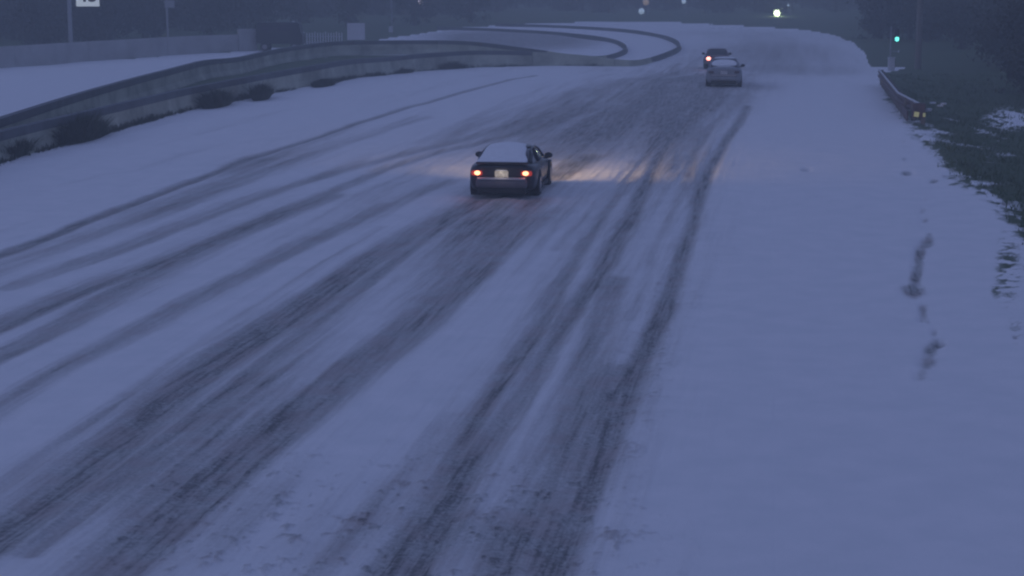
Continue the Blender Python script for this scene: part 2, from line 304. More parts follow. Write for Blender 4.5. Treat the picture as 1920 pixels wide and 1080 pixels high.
def ground_material():
    m = bpy.data.materials.new('snowy_ground'); m.use_nodes = True; n = m.node_tree; L = n.links; b = n.nodes['Principled BSDF']
    def node(t, **k):
        o = n.nodes.new(t)
        for a_, v_ in k.items(): setattr(o, a_, v_)
        return o
    def attr(nm): o = node('ShaderNodeAttribute'); o.attribute_name = nm; return o.outputs['Fac']
    tc = node('ShaderNodeTexCoord')
    mp = node('ShaderNodeMapping', vector_type='TEXTURE'); mp.inputs['Rotation'].default_value = (0,0,-math.atan(.153)); L.new(tc.outputs['Object'], mp.inputs['Vector'])
    st = node('ShaderNodeMapping'); st.inputs['Scale'].default_value = (11, .55, 1); L.new(mp.outputs[0], st.inputs['Vector'])
    def noise(vec, sc, det=6, ro=.6):
        o = node('ShaderNodeTexNoise'); o.inputs['Scale'].default_value = sc; o.inputs['Detail'].default_value = det; o.inputs['Roughness'].default_value = ro
        L.new(vec, o.inputs['Vector']); return o.outputs[0]
    ns = noise(st.outputs[0], 1.0); nf = noise(tc.outputs['Object'], 16, 8, .7); nm_ = noise(tc.outputs['Object'], 1.3, 6)
    def math_(op, a, c, d=None):
        o = node('ShaderNodeMath', operation=op)
        for i, v in enumerate((a, c, d)):
            if v is None: continue
            if isinstance(v, (int, float)): o.inputs[i].default_value = v
            else: L.new(v, o.inputs[i])
        return o.outputs[0]
    def rng_(v, a, c, lo=0., hi=1.):
        o = node('ShaderNodeMapRange', interpolation_type='SMOOTHSTEP'); L.new(v, o.inputs[0])
        for i, k in enumerate((a, c, lo, hi)): o.inputs[i+1].default_value = k
        return o.outputs[0]
    def mixc(f, a, c):
        o = node('ShaderNodeMix', data_type='RGBA'); L.new(f, o.inputs[0]) if not isinstance(f, float) else setattr(o.inputs[0], 'default_value', f)
        for i, v in ((6, a), (7, c)):
            if isinstance(v, tuple): o.inputs[i].default_value = (*v, 1)
            else: L.new(v, o.inputs[i])
        return o.outputs[2]
    sl_, gr = attr('slush'), attr('grass')
    # slush: attribute broken up by streaks and fine grain
    s1 = math_('ADD', sl_, math_('MULTIPLY', math_('SUBTRACT', ns, .5), math_('MULTIPLY_ADD', sl_, .9, .14)))
    s2 = math_('ADD', s1, math_('MULTIPLY', math_('SUBTRACT', nf, .5), math_('MULTIPLY_ADD', sl_, .6, .08)))
    snowc = mixc(rng_(nm_, .3, .7), (.80,.80,.835), (.74,.755,.79))
    slc = mixc(rng_(nf, .35, .65), (.43,.435,.44), (.31,.32,.33))
    slc = mixc(rng_(nm_, .42, .62), slc, (.37,.34,.345))
    c1 = mixc(rng_(s2, .04, 1.0), snowc, slc)
    c1 = mixc(rng_(s2, .85, 1.25), c1, (.12,.125,.13))
    grc = mixc(rng_(nf, .35, .65), (.048,.082,.036), (.080,.105,.048))
    g2 = math_('ADD', gr, math_('MULTIPLY', math_('SUBTRACT', nf, .5), .9))
    c2 = mixc(rng_(g2, .35, .75), c1, grc)
    L.new(c2, b.inputs['Base Color'])
    L.new(rng_(s2, .2, .9, .85, .55), b.inputs['Roughness']); b.inputs['Specular IOR Level'].default_value = .25
    hgt = math_('ADD', math_('MULTIPLY', nf, .5), math_('MULTIPLY', ns, math_('MULTIPLY_ADD', sl_, 1.2, .1)))
    bp = node('ShaderNodeBump'); bp.inputs['Strength'].default_value = .55; bp.inputs['Distance'].default_value = .04
    L.new(hgt, bp.inputs['Height']); L.new(bp.outputs[0], b.inputs['Normal'])
    return m
MG = ground_material()
V = np.stack([Xf, Yf, Zf], 1).astype(np.float32)
for k, nm in enumerate(['road', 'shoulder', 'opposite_road', 'grass_bank', 'median', 'far_ground', 'snow_verge']):
    f = q[region == k]
    if not len(f): continue
    used, inv = np.unique(f.ravel(), return_inverse=True)
    me = bpy.data.meshes.new(nm); me.vertices.add(len(used)); me.vertices.foreach_set('co', V[used].ravel())
    me.loops.add(len(inv)); me.loops.foreach_set('vertex_index', inv.astype(np.int32))
    me.polygons.add(len(f)); me.polygons.foreach_set('loop_start', np.arange(0, len(inv), 4, dtype=np.int32)); 
    me.polygons.foreach_set('use_smooth', np.ones(len(f), bool)); me.update(calc_edges=True)
    for an, arr in (('slush', slush), ('grass', grass)):
        a_ = me.attributes.new(an, 'FLOAT', 'POINT'); a_.data.foreach_set('value', arr[used].astype(np.float32))
    o = link(nm, me, MG); tag(o, None, None, None, 'structure')

# ------------------------------------------------------------------ concrete walls, cast in lengths
def resample(P, hs, step):
    out = []; L = [0]
    for a, b in zip(P[:-1], P[1:]): L.append(L[-1] + (b-a).length)
    n = max(2, int(L[-1]/step)+1)
    for i in range(n):
        s = L[-1]*i/(n-1); k = min(max(0, np.searchsorted(L, s)-1), len(P)-2); t = (s-L[k])/(L[k+1]-L[k]+1e-9)
        out.append((P[k].lerp(P[k+1], t), hs[k]*(1-t)+hs[k+1]*t))
    return out
def smooth_pts(P, hs, it=2):
    for _ in range(it):
        Q, g = [P[0]], [hs[0]]
        for a, b, c, d in zip(P[:-1], P[1:], hs[:-1], hs[1:]):
            Q += [a.lerp(b, .25), a.lerp(b, .75)]; g += [c*.75+d*.25, c*.25+d*.75]
        P, hs = Q+[P[-1]], g+[hs[-1]]
    return P, hs
def wall(name, label, P, hs, prof, m, cat='wall', seg_len=6.0, cap=None, piece='segment'):
    P, hs = smooth_pts(P, hs); R_ = resample(P, hs, 1.0)
    t = thing(name, label, cat, P[0])
    per = int(seg_len); k = 0
    while k < len(R_)-1:
        grp = R_[k:k+per+1]
        for which in (0, 1):
            if which and (not cap or min(h for p, h in grp) < .7): continue
            bm = bmesh.new(); rows = []
            for j, (p, h) in enumerate(grp):
                i = min(k+j, len(R_)-2); tan = (R_[i+1][0]-R_[i][0]); tan.z = 0; tan.normalize(); nrm = Vector((tan.y, -tan.x, 0))
                q_ = p.copy()
                if j == 0 and k > 0: q_ += tan*.03
                z0 = float(gz(q_.x, q_.y)) - .12
                sec = prof if not which else cap
                rows.append([bm.verts.new(q_ - P[0] + nrm*u*(.3 + .7*min(1, h/.9)) + Vector((0,0, z0 + .12 - q_.z + ((v*h) if v >= 0 else v) + (w_ if which else 0)))) for u, v, *w3 in sec for w_ in [w3[0] if w3 else 0]])
            for a, b in zip(rows[:-1], rows[1:]):
                n = len(a)
                for i in range(n): bm.faces.new((a[i], a[(i+1)%n], b[(i+1)%n], b[i]))
            bm.faces.new(rows[0]); bm.faces.new(rows[-1][::-1])
            bm_obj(piece if not which else 'coping', bm, M['coping'] if which or (cap and max(h for p, h in grp) < .5) else m, t)
        k += per
    return t
jersey = [(-.30,-.15),(-.30,.07),(-.17,.32),(-.10,1.0),(.10,1.0),(.17,.32),(.30,.07),(.30,-.15)]
flat = [(-.13,-.15),(-.13,1.0),(.13,1.0),(.13,-.15)]
capp = [(-.15,1.0,-.27),(-.15,1.0,.02),(.15,1.0,.02),(.15,1.0,-.27)]
wall('concrete_barrier', 'long dark concrete barrier beside the snowy shoulder, curling back at its far end',
     [at(a, b) for a, b, c in near_px], [c for a, b, c in near_px], jersey, M['dark_wall'], 'barrier', cap=capp)
wall('concrete_barrier', 'upper concrete barrier just behind the near one, edging the opposite snowy road',
     [at(a, b, c) for a, b, c in far_px], [c for a, b, c in far_px], jersey, M['dark_wall'], 'barrier', cap=capp)
wl = [(-300,150,1.5),(-100,136,1.5),(0,128,1.5),(83,122,1.5),(139,116,1.45),(250,109,1.45),(347,101,1.4),(446,96,1.35)]
wt = wall('boundary_wall', 'pale plain wall across the far side of the opposite road, top left', [at(a, b) for a, b, c in wl], [c for a, b, c in wl], flat, M['wall'], 'wall', 8.0, cap=None, piece='panel')
e0, e1 = at(447, 96), at(481, 95)
d_ = (e1-e0); bm = bmesh.new(); add_box(bm, ((e0+e1)/2 - wt.location) + Vector((0,0,.85)), (d_.length, .5, 1.85), Matrix.Rotation(math.atan2(d_.y, d_.x), 3, 'Z'), .05)
bm_obj('end_block', bm, M['wall'], wt)

# ------------------------------------------------------------------ vegetation
def blades(n, rad, hgt, w=.02, lean=.5, seed=0):
    r = random.Random(seed); vs, fs = [], []
    for i in range(n):
        a = r.uniform(0, 6.28); d = math.sqrt(r.random())*rad; x, y = math.cos(a)*d, math.sin(a)*d
        h = hgt*r.uniform(.3, 1)**1.5*(1-.5*d/rad); lx = r.gauss(0, lean)*h + .2*x; ly = r.gauss(0, lean)*h + .2*y; b = r.uniform(0, 3.14); c, s = math.cos(b)*w, math.sin(b)*w
        k = len(vs); vs += [(x-c, y-s, -.03), (x+c, y+s, -.03), (x+lx*.5+c*.8, y+ly*.5+s*.8, h*.6), (x+lx*.5-c*.8, y+ly*.5-s*.8, h*.6), (x+lx, y+ly, h)]
        fs += [(k, k+1, k+2, k+3), (k+3, k+2, k+4)]
    for i in range(n):                       # small dead leaves and twig ends in an uneven mound
        a = r.uniform(0, 6.28); e = r.uniform(0, 1.5); q_ = r.random()**.4; lump = .55 + .28*math.sin(a*3+seed) + .22*math.sin(a*7+seed*2)*math.cos(e*5+seed)
        x, y, z = math.cos(a)*math.cos(e)*rad*q_*lump, math.sin(a)*math.cos(e)*rad*q_*lump, math.sin(e)*hgt*.68*q_*lump
        k = len(vs); b = r.uniform(.03, .08)
        vs += [(x+r.gauss(0,b), y+r.gauss(0,b), z+r.gauss(0,b)) for _ in range(4)]; fs.append((k, k+1, k+2, k+3))
    me = bpy.data.meshes.new('tuft'); me.from_pydata(vs, [], fs); return me
shrubs = [((-5,292),.8,.8,'dark scrubby clump at the left edge in front of the barrier'),
          ((125,262),1.15,1.15,'largest dark scrubby clump against the near barrier, far left'),
          ((385,199),.95,.95,'wide scrubby clump against the barrier, between the big left clump and the small square one'),
          ((470,186),.6,.95,'squarish dark scrubby clump against the middle of the barrier'),
          ((590,160),.95,.42,'low flat scrubby clump at the barrier foot with a twig trailing right'),
          ((735,138),.95,.4,'low scrubby strip at the barrier foot below the pale square board'),
          ((838,128),.95,.62,'dark scrubby clump where the barrier flattens, with a stem trailing right'),
          ((912,122),.6,.35,'smallest dark tuft at the barrier foot, farthest right')]
for i, ((a, b), r_, h_, lab) in enumerate(shrubs):
    p = at(a, b) + Vector((.1, .0, 0))
    t = thing('shrub', lab, 'shrub', p, 0, 'scrub clumps along the median barrier')
    me = blades(3200, r_*1.0, h_*1.45, .022, .5, i); o = link('foliage', me, M['twig'], t); o.scale = (2.1, .5, .78)
    pn = at(a+30, b-8 if a < 700 else b-3); t.rotation_euler.z = math.atan2(pn.y-p.y, pn.x-p.x); o.location = (.2, -.38, 0)
    bm = bmesh.new()
    for k in range(7):
        a_ = random.uniform(0, 6.28); add_cyl(bm, (0,0,-.1), (math.cos(a_)*r_*.6, math.sin(a_)*r_*.3, h_*random.uniform(.5,.9)), .02, .008, 5)
    if i in (4, 6): add_cyl(bm, (0,0,.1), (r_*2.0, -.9, .05), .05, .02, 6)
    if i == 1: add_cyl(bm, (.2,-.2,.3), (r_*1.5, -.6, .08), .12, .03, 6)
    bm_obj('stem', bm, M['bark'], t)
# ragged weeds and blown grass all along the foot of the near barrier
def weeds():
    P = [at(a, b) for a, b, c in near_px[:15]]; L = [(q-p).length for p, q in zip(P[:-1], P[1:])]; vs, fs = [], []
    r = random.Random(5)
    for i in range(14000):
        k = r.choices(range(len(L)), L)[0]; u = r.random(); p = P[k].lerp(P[k+1], u); d = (P[k+1]-P[k]).normalized(); nn = Vector((d.y, -d.x, 0))
        dens = float(fbm(np.array([p.y*.35]), np.array([p.x*.35]), 51)[0])
        if r.random() > (dens-.30)*2.4: continue
        q_ = p + nn*(.30 + abs(r.gauss(0, .14))); h = r.uniform(.05, .42)*(dens+.2); a = r.uniform(0, 3.14); w_ = r.uniform(.012, .03); z = float(gz(q_.x, q_.y)) - .02
        n_ = len(vs); lx, ly = r.gauss(0,.10), r.gauss(0,.10)
        vs += [(q_.x-math.cos(a)*w_, q_.y-math.sin(a)*w_, z), (q_.x+math.cos(a)*w_, q_.y+math.sin(a)*w_, z), (q_.x+lx, q_.y+ly, z+h)]; fs.append((n_, n_+1, n_+2))
    me = bpy.data.meshes.new('weeds'); me.from_pydata(vs, [], fs)
    tag(link('weeds', me, M['twig']), 'ragged dead weeds along the foot of the near barrier', 'weeds', None, 'stuff')
weeds()
# grass blades on the right bank, denser near the road
def grass_field():
    sel = np.where((grass > .5) & gb & (PX < 2150) & (Yf < 120) & (Yf > 24))[0]
    w_ = (Yf[sel]/PPM[sel]); w_ = w_/w_.sum(); pick = rng.choice(sel, 30000, p=w_)
    jx_ = rng.normal(0, .15, 30000); jy_ = rng.normal(0, .3, 30000)
    x, y, z = Xf[pick]+jx_, Yf[pick]+jy_, Zf[pick]-.03
    cl = fbm(x*.9, y*.5, 77); h = rng.uniform(.06, .26, 30000)*(.4+1.6*np.clip(cl-.3, 0, 1))
    a = rng.uniform(0, 3.14, 30000); wd = rng.uniform(.012, .03, 30000); lx, ly = rng.normal(0, .08, 30000), rng.normal(-.03, .08, 30000)
    v = np.empty((30000, 3, 3)); v[:,0] = np.stack([x-np.cos(a)*wd, y-np.sin(a)*wd, z], 1); v[:,1] = np.stack([x+np.cos(a)*wd, y+np.sin(a)*wd, z], 1); v[:,2] = np.stack([x+lx, y+ly, z+h], 1)
    me = bpy.data.meshes.new('grass'); me.from_pydata(v.reshape(-1,3).tolist(), [], np.arange(90000).reshape(-1,3).tolist())
    tag(link('grass', me, M['grass']), 'rough dark winter grass on the bank right of the road', 'grass', None, 'stuff')
grass_field()
# trees: trunk with limbs, crown of leaf clumps in uneven masses
def make_tree(seed, hgt, kind):
    r = random.Random(seed); bm = bmesh.new(); tips = []
    add_cyl(bm, (0,0,-.3), (r.uniform(-.2,.2), r.uniform(-.2,.2), hgt*.55), hgt*.028, hgt*.016, 8)
    add_cyl(bm, (0,0,hgt*.5), (r.uniform(-.4,.4), r.uniform(-.4,.4), hgt*.92), hgt*.016, .03, 7)
    if kind == 'pine':
        for i in range(46):
            z = hgt*(.10 + .88*i/46); rad = hgt*.24*(1-z/hgt)**.8 + .25
            for k in range(4):
                a = r.uniform(0, 6.28); tips.append((math.cos(a)*rad*r.uniform(.3,1), math.sin(a)*rad*r.uniform(.3,1), z - rad*.15, .38+.3*rad/2))
    else:
        for i in range(15):
            z = hgt*r.uniform(.10, .6); a = r.uniform(0, 6.28); L = hgt*r.uniform(.22, .42); up = r.uniform(.15, .9)
            e = (math.cos(a)*L, math.sin(a)*L, min(z+L*up, hgt)); add_cyl(bm, (0,0,z), e, hgt*.010, .02, 5)
            for k in range(9):
                t_ = r.uniform(.35, 1.1); tips.append((e[0]*t_+r.gauss(0,.5), e[1]*t_+r.gauss(0,.5), z+(e[2]-z)*t_+r.gauss(0,.45), r.uniform(.35,.85)))
        for k in range(26): a = r.uniform(0,6.28); d = r.uniform(0,hgt*.25); tips.append((math.cos(a)*d, math.sin(a)*d, hgt*r.uniform(.05,.32), r.uniform(.4,.8)))
    trunk = bpy.data.meshes.new('trunk'); bmesh.ops.recalc_face_normals(bm, faces=bm.faces); bm.to_mesh(trunk); bm.free(); trunk.materials.append(M['bark'])
    n = 26; T = np.array(tips); g = np.random.default_rng(seed)
    c = np.repeat(T[:,:3], n, 0) + g.normal(0, 1, (len(T)*n, 3))*np.repeat(T[:,3:4], n, 0)*[.62,.62,.45]
    c[:,2] = np.maximum(c[:,2], .05)
    s = g.uniform(.06, .15, (len(c), 1))*(1.1 if kind != 'pine' else 1.0)
    u = g.normal(size=(len(c),3)); u /= np.linalg.norm(u, axis=1, keepdims=True); w = np.cross(u, g.normal(size=(len(c),3))); w /= np.linalg.norm(w, axis=1, keepdims=True)
    v = np.stack([c-u*s*1.5, c+w*s*.7, c+u*s*1.5, c-w*s*.7], 1).reshape(-1, 3)
    crown = bpy.data.meshes.new('crown'); crown.from_pydata(v.tolist(), [], np.arange(len(v)).reshape(-1,4).tolist())
    crown.materials.append(M['needle'] if kind == 'pine' else (M['leaf'] if seed % 2 else M['leaf2']))
    return trunk, crown
protos = [make_tree(1, 8.5, 'oak'), make_tree(2, 7.0, 'oak'), make_tree(3, 9.5, 'pine'), make_tree(4, 6.2, 'oak'), make_tree(5, 10.5, 'oak'), make_tree(6, 8.0, 'pine')]
zone_lab = {'left': 'dark tree in the row behind the pale boundary wall, top left', 'mid': 'hazy dark tree in the far row beyond the bend of the road',
            'right': 'dark tree on the grassy slope right of the road, behind the green signal'}
def plant(x, y, zone):
    k = random.choice([0,1,3,4,2,5,1,3]); tr, cr = protos[k]
    t = thing('pine_tree' if k in (2,5) else 'oak_tree', zone_lab[zone], 'tree', (x, y, float(gz(x, y))-.05), random.uniform(0, 6.28), zone_lab[zone].replace('dark tree', 'dark trees'))
    sc = random.uniform(.8, 1.15); t.scale = (sc, sc, sc*random.uniform(.9, 1.1))
    for nm, me in (('trunk', tr), ('crown', cr)): o = bpy.data.objects.new(nm, me); COL.objects.link(o); o.parent = t
random.seed(21)
for zone, a0, a1, d0, d1, n in (('left', -560, 500, 150, 215, 40), ('left', 480, 900, 205, 262, 18), ('mid', 780, 1660, 262, 320, 40), ('right', 1640, 2050, 135, 235, 26), ('right', 1860, 2350, 82, 130, 10)):
    for i in range(n):
        d = random.uniform(d0, d1); a = a0 + (a1-a0)*(i + random.uniform(.1,.9))/n; x = (a-CX)/F*d; plant(x, d, zone)
# ------------------------------------------------------------------ roadside furniture
def scl(p): return F/math.hypot(p.y, H-p.z)
# speed sign on its tall post
p = at(127, 118) + Vector((0, 1.2, 0)); k = scl(p)
t = thing('speed_sign', 'white speed limit sign with black figures on a tall grey post, top left', 'sign', p, 0)
cyl('post', (0,0,-.2), (0,0,5.7), .16, M['post'], t, n=12)
zb = H - (p.y)*math.tan(PITCH + math.atan((12-540)/F)) - p.z; sw = 43/k
cxs = (162-127)/k
brd = box('board', (cxs, -.12, zb+sw*.65), (sw, .04, sw*1.3), M['sign_glow'], t, .012)
box('bracket', (cxs*.5-.05, .0, zb+sw*.4), (cxs+.3, .05, .06), M['post'], t); box('bracket', (cxs*.5-.05, .0, zb+sw*1.0), (cxs+.3, .05, .06), M['post'], t)
def text(body, size, loc, m, parent, rot=(math.pi/2,0,0), name='lettering'):
    cu = bpy.data.curves.new(name, 'FONT'); cu.body = body; cu.size = size; cu.align_x = 'CENTER'; cu.extrude = .004; cu.offset = size*.02
    tmp = bpy.data.objects.new('t', cu); COL.objects.link(tmp); me = bpy.data.meshes.new_from_object(tmp.evaluated_get(bpy.context.evaluated_depsgraph_get()))
    bpy.data.objects.remove(tmp); me.materials.clear(); o = link(name, me, m, parent); o.location = loc; o.rotation_euler = rot; return o
o = text('45', sw*.88, (cxs, -.145, zb+sw*.215), M['black'], t, name='figures')
text('SPEED', sw*.26, (cxs, -.145, zb+sw*1.05), M['black'], t); text('LIMIT', sw*.26, (cxs, -.145, zb+sw*.83), M['black'], t)
# pole with small head
p = at(309, 104) + Vector((0, 1.5, 0)); t = thing('utility_pole', 'slim grey pole with a small box head behind the pale wall', 'pole', p)
cyl('pole', (0,0,-.2), (0,0,4.9), .085, M['post'], t); zt = H - p.y*math.tan(PITCH + math.atan((8-540)/F)) - p.z
box('head', (.22, 0, zt), (.75, .3, .55), M['post'], t, .05); cyl('stub', (-.25,0,zt+.15), (.0,0,zt+.15), .05, M['post'], t)
# dark van behind the barrier
pv = at(527, 95); vt = thing('dark_van', 'black boxy van standing past the end of the pale wall', 'van', pv, 0)
kk = scl(pv); VL = 86/kk; VH = 50/kk + .1
bm = bmesh.new()
prof = [(-.5,.25),(-.5,.80),(-.485,.97),(-.44,1.0),(.36,1.0),(.425,.95),(.455,.66),(.5,.56),(.5,.25)]
rows = [[bm.verts.new((u*VL, s*.95*(1 if v < .6 else .93), v*VH)) for u, v in prof] for s in (-1, 1)]
for i in range(len(prof)): bm.faces.new((rows[0][i], rows[0][(i+1)%len(prof)], rows[1][(i+1)%len(prof)], rows[1][i]))
bm.faces.new(rows[0]); bm.faces.new(rows[1][::-1]); bm_obj('body', bm, M['van'], vt)
for u in (-.26, .1): box('side_window', (u*VL, -.93, VH*.80), (VL*.26, .05, VH*.2), M['glass'], vt, .01)
for u in (-.32, .32):
    for s in (-1, 1):
        w_ = cyl('wheel', (u*VL, s*.72, .34), (u*VL, s*.97, .34), .34, M['tyre'], vt, n=18); cyl('rim', (u*VL, s*.93, .34), (u*VL, s*.985, .34), .2, M['rim'], w_, n=14)
box('rear_lamp', (-.5*VL-.01, -.8, VH*.5), (.04, .12, .3), M['redoff'], vt)
zr = (95-49)/kk
ball('roof_light', ((552-527)/kk, -.3, VH+.03), (.13,.1,.08), M['sign_back'], vt)
# picket fence between van and board
pf = at(605, 88); k = scl(pf); t = thing('picket_fence', 'short run of pale uprights between the black van and the pale board', 'fence', pf)
fz = 24/k
for i in range(15):
    u = (-34 + i*5.0)/k; box('picket', (u, 0, fz*.5+.1), (.09, .04, fz*(1.0 if i % 4 else 1.15)), M['sign_back'], t, .008)
for z in (.35, .8): box('rail', (0, .05, fz*z), (74/k, .04, .08), M['post'], t)
# pale board
pb = at(668, 85); k = scl(pb); t = thing('square_board', 'pale blank square board on two posts above the barrier', 'board', pb)
zb = (85-75)/k; box('panel', (0, -.05, zb+15.5/k), (33/k, .05, 31/k), M['sign_back'], t, .02)
for s in (-1, 1): cyl('post', (s*10/k, .03, -.2), (s*10/k, .03, zb+26/k), .05, M['post'], t)
# slim pole with low box
pp = at(735, 66); k = scl(pp); t = thing('utility_pole', 'faint slim pole with a small pale box near its foot, right of the board', 'pole', pp)
cyl('pole', (0,0,-.2), (0,0,5.5), .06, M['post'], t); box('box', (-2/k, -.12, 11/k), (8/k, .2, 11/k), M['sign_back'], t, .02)
# lamps on posts
def lamp_post(px, py, depth, label, bulb, r, glow=None, gr=0, arm=.35):
    x = (px-CX)/F*depth; z0 = float(gz(x, depth)); zl = H - depth*math.tan(PITCH + math.atan((py-540)/F)) - z0
    t = thing('lamp_post', label, 'lamp', (x, depth, z0), 0)
    cyl('post', (arm,.15,-.2), (arm,.15,zl+.35), .055, M['post'], t); cyl('arm', (arm,.15,zl+.3), (0,.15,zl+.3), .035, M['post'], t)
    h = cyl('lamp_head', (0,.1,zl+.32), (0,.1,zl+r*1.1), .09, M['post'], t, r1=max(gr,r)*.9, n=14)
    ball('bulb', (0,0,zl), (r,r,r), M[bulb], t)
    if glow:
        l = bpy.data.lights.new('lamp_light', 'POINT'); l.energy = glow; l.color = (.8,1,.6); l.shadow_soft_size = r; lo = bpy.data.objects.new('lamp_light', l); COL.objects.link(lo); lo.parent = t; lo.location = (0,-r-.5,zl)
    return zl
z = lamp_post(1451, 25, 246, 'brightest greenish white lamp, above the far bend of the road', 'lampg', .45, 400, .6)
lamp_post(1472, 10, 252, 'tiny dim lamp just up and right of the bright greenish one', 'lampb', .16)
lamp_post(792, 4, 235, 'pinkish white lamp at the top edge, left of centre', 'lampp', .50)
lamp_post(1200, 21, 250, 'pale blue lamp above the curling end of the barrier', 'lampb', .42)
lamp_post(1208, 4, 257, 'dull amber lamp at the top edge just above the pale blue one', 'lampo', .45)
lamp_post(1278, 3, 255, 'faint pale lamp at the top edge, right of the amber one', 'lampb', .32)
# green signal beside a cabinet
ps = at(1669, 131); k = scl(ps)
t = thing('traffic_signal', 'green traffic signal on a thin pole above the roadside slope', 'traffic light', ps)
cyl('pole', (-.02,0,-.3), (-.02,0,80/k), .05, M['post'], t)
zs = (131-74)/k; xs_ = 10/k
box('housing', (xs_, .0, zs+.25), (.30, .26, .95), M['plastic'], t, .03); box('bracket', (xs_*.5, 0, zs+.3), (xs_, .05, .05), M['post'], t)
ball('green_lens', (xs_, -.15, zs), (.15,.07,.17), M['green'], t); ball('dark_lens', (xs_, -.12, zs+.3), (.1,.04,.1), M['plastic'], t)
ball('dark_lens', (xs_, -.12, zs+.57), (.1,.04,.1), M['plastic'], t)
for zz in (zs+.16, zs+.42, zs+.69): box('visor', (xs_, -.2, zz), (.26, .16, .02), M['plastic'], t)
ball('push_button', (14/k, -.1, (131-97)/k), (.06,.05,.09), M['sign_back'], t); box('button_arm', (7/k, -.02, (131-97)/k), (14/k, .04, .04), M['post'], t)
t = thing('cabinet', 'small pale upright cabinet at the foot of the signal pole', 'cabinet', ps + Vector((0,-.35,0)))
box('body', (0, 0, .42), (12/k, .3, .84), M['sign_back'], t, .02); box('door', (0, -.16, .42), (9/k, .02, .7), M['sign_back'], t); box('lid', (0, -.02, .86), (14/k, .36, .05), M['thin_snow'], t, .01)
# tall wooden pole upper right
x = (1716-CX)/F*128; t = thing('utility_pole', 'stout pale wooden pole among the trees, upper right', 'pole', (x, 128, float(gz(x,128))))
cyl('pole', (0,0,-.3), (0,0,9), .24, M['wood'], t, r1=.18, n=12); box('crossarm', (0,0,8.3), (2.2,.12,.14), M['wood'], t)
# guardrail with marker
g0, g1 = at(1700, 232), at(1648, 158)
d_ = g1-g0; L_ = Vector((d_.x, d_.y, 0)).length; ang = math.atan2(d_.y, d_.x)
t = thing('guardrail', 'rusty dark guardrail at the right road edge, snow dusted, with a flared end', 'guardrail', g0, ang)
wprof = [(0,.36),(.05,.42),(.05,.50),(-.02,.56),(-.02,.60),(.05,.66),(.05,.74),(0,.80)]
slope = d_.z/L_
n_seg = 4
for i in range(n_seg):
    bm = bmesh.new(); a_, b_ = L_*i/n_seg, L_*(i+1)/n_seg + .12
    rows = []
    for s in (a_, b_):
        off = .5*(max(0, 1 - s/6))**2
        rows.append([[bm.verts.new((s, u - off + e + (i%2)*.006, v*1.0 + s*slope)) for u, v in wprof] for e in (0, .012)])
    for e in (0, 1):
        for j in range(7): bm.faces.new((rows[0][e][j], rows[0][e][j+1], rows[1][e][j+1], rows[1][e][j]))
    for j in (0, 7): bm.faces.new((rows[0][0][j], rows[0][1][j], rows[1][1][j], rows[1][0][j]))
    bm_obj('rail', bm, M['rail'], t)
    bm = bmesh.new(); add_cyl(bm, (a_, -.5*(max(0,1-a_/6))**2+.02, .81+a_*slope), (b_, -.5*(max(0,1-b_/6))**2+.02, .81+b_*slope), .045, n=7); bm_obj('snow_strip', bm, M['thin_snow'], t)
for i in range(15):
    s = L_*i/14; off = .5*(max(0, 1 - s/6))**2
    box('post', (s, -off-.14, .32+s*slope), (.15, .18, .95), M['wood'], t, .01)
box('lower_panel', (L_*.5, -.10, .2+L_*.5*slope), (L_*.9, .05, .42), M['rail'], t, 0, Matrix.Rotation(-math.atan(slope), 3, 'Y'))
box('end_terminal', (-.12, -.45, .55), (.25, .5, .6), M['rail'], t, .05)
box('marker', (-.27, -.36, .40), (.03, .20, .20), M['yellow'], t, .01, Matrix.Rotation(.15, 3, 'X')); box('marker', (-.27, -.66, .38), (.03, .10, .16), M['yellow'], t, .01)
for i in range(5):
    a = random.uniform(-.2,.6)
    bm = bmesh.new(); add_box(bm, (a, -.75-random.uniform(0,.7), .5+random.uniform(0,.35)), (.22,.16,.08), Matrix.Rotation(random.uniform(0,3),3,'Z'), .03); bm_obj('snow_clod', bm, M['thin_snow'], t)

# ------------------------------------------------------------------ cars (rear at y=0, nose towards +y)
def loft(name, st, m, parent, sub=2):
    bm = bmesh.new(); rows = []
    for y, pts in st:
        full = [(x, z) for x, z in pts] + [(-x, z) for x, z in pts[::-1] if x > 1e-6]
        rows.append([bm.verts.new((x, y, z)) for x, z in full])
    for a, b in zip(rows[:-1], rows[1:]):
        n = len(a)
        for i in range(n): bm.faces.new((a[i], a[(i+1)%n], b[(i+1)%n], b[i]))
    bm.faces.new(rows[0]); bm.faces.new(rows[-1][::-1])
    o = bm_obj(name, bm, m, parent, True)
    md = o.modifiers.new('s', 'SUBSURF'); md.levels = sub; md.render_levels = sub; return o
HEAD_W = 82
def beam(l):                                 # a dipped beam: strongest just under the horizon, weaker towards the ground at its feet
    l.use_nodes = True; n = l.node_tree; e = n.nodes['Emission']; tc = n.nodes.new('ShaderNodeTexCoord'); sx = n.nodes.new('ShaderNodeSeparateXYZ')
    n.links.new(tc.outputs['Normal'], sx.inputs[0])
    def mt(op, a, b):
        o = n.nodes.new('ShaderNodeMath'); o.operation = op
        for i, v in enumerate((a, b)):
            if isinstance(v, (int, float)): o.inputs[i].default_value = v
            else: n.links.new(v, o.inputs[i])
        return o.outputs[0]
    dep = mt('MAXIMUM', mt('MULTIPLY', sx.outputs[2], -1), .14)
    up = mt('LESS_THAN', sx.outputs[2], .01)
    fwd = mt('POWER', mt('MAXIMUM', sx.outputs[1], .0), 1.7)
    n.links.new(mt('MULTIPLY', mt('MULTIPLY', mt('POWER', dep, -2.0), .20), mt('MULTIPLY', fwd, up)), e.inputs['Strength'])
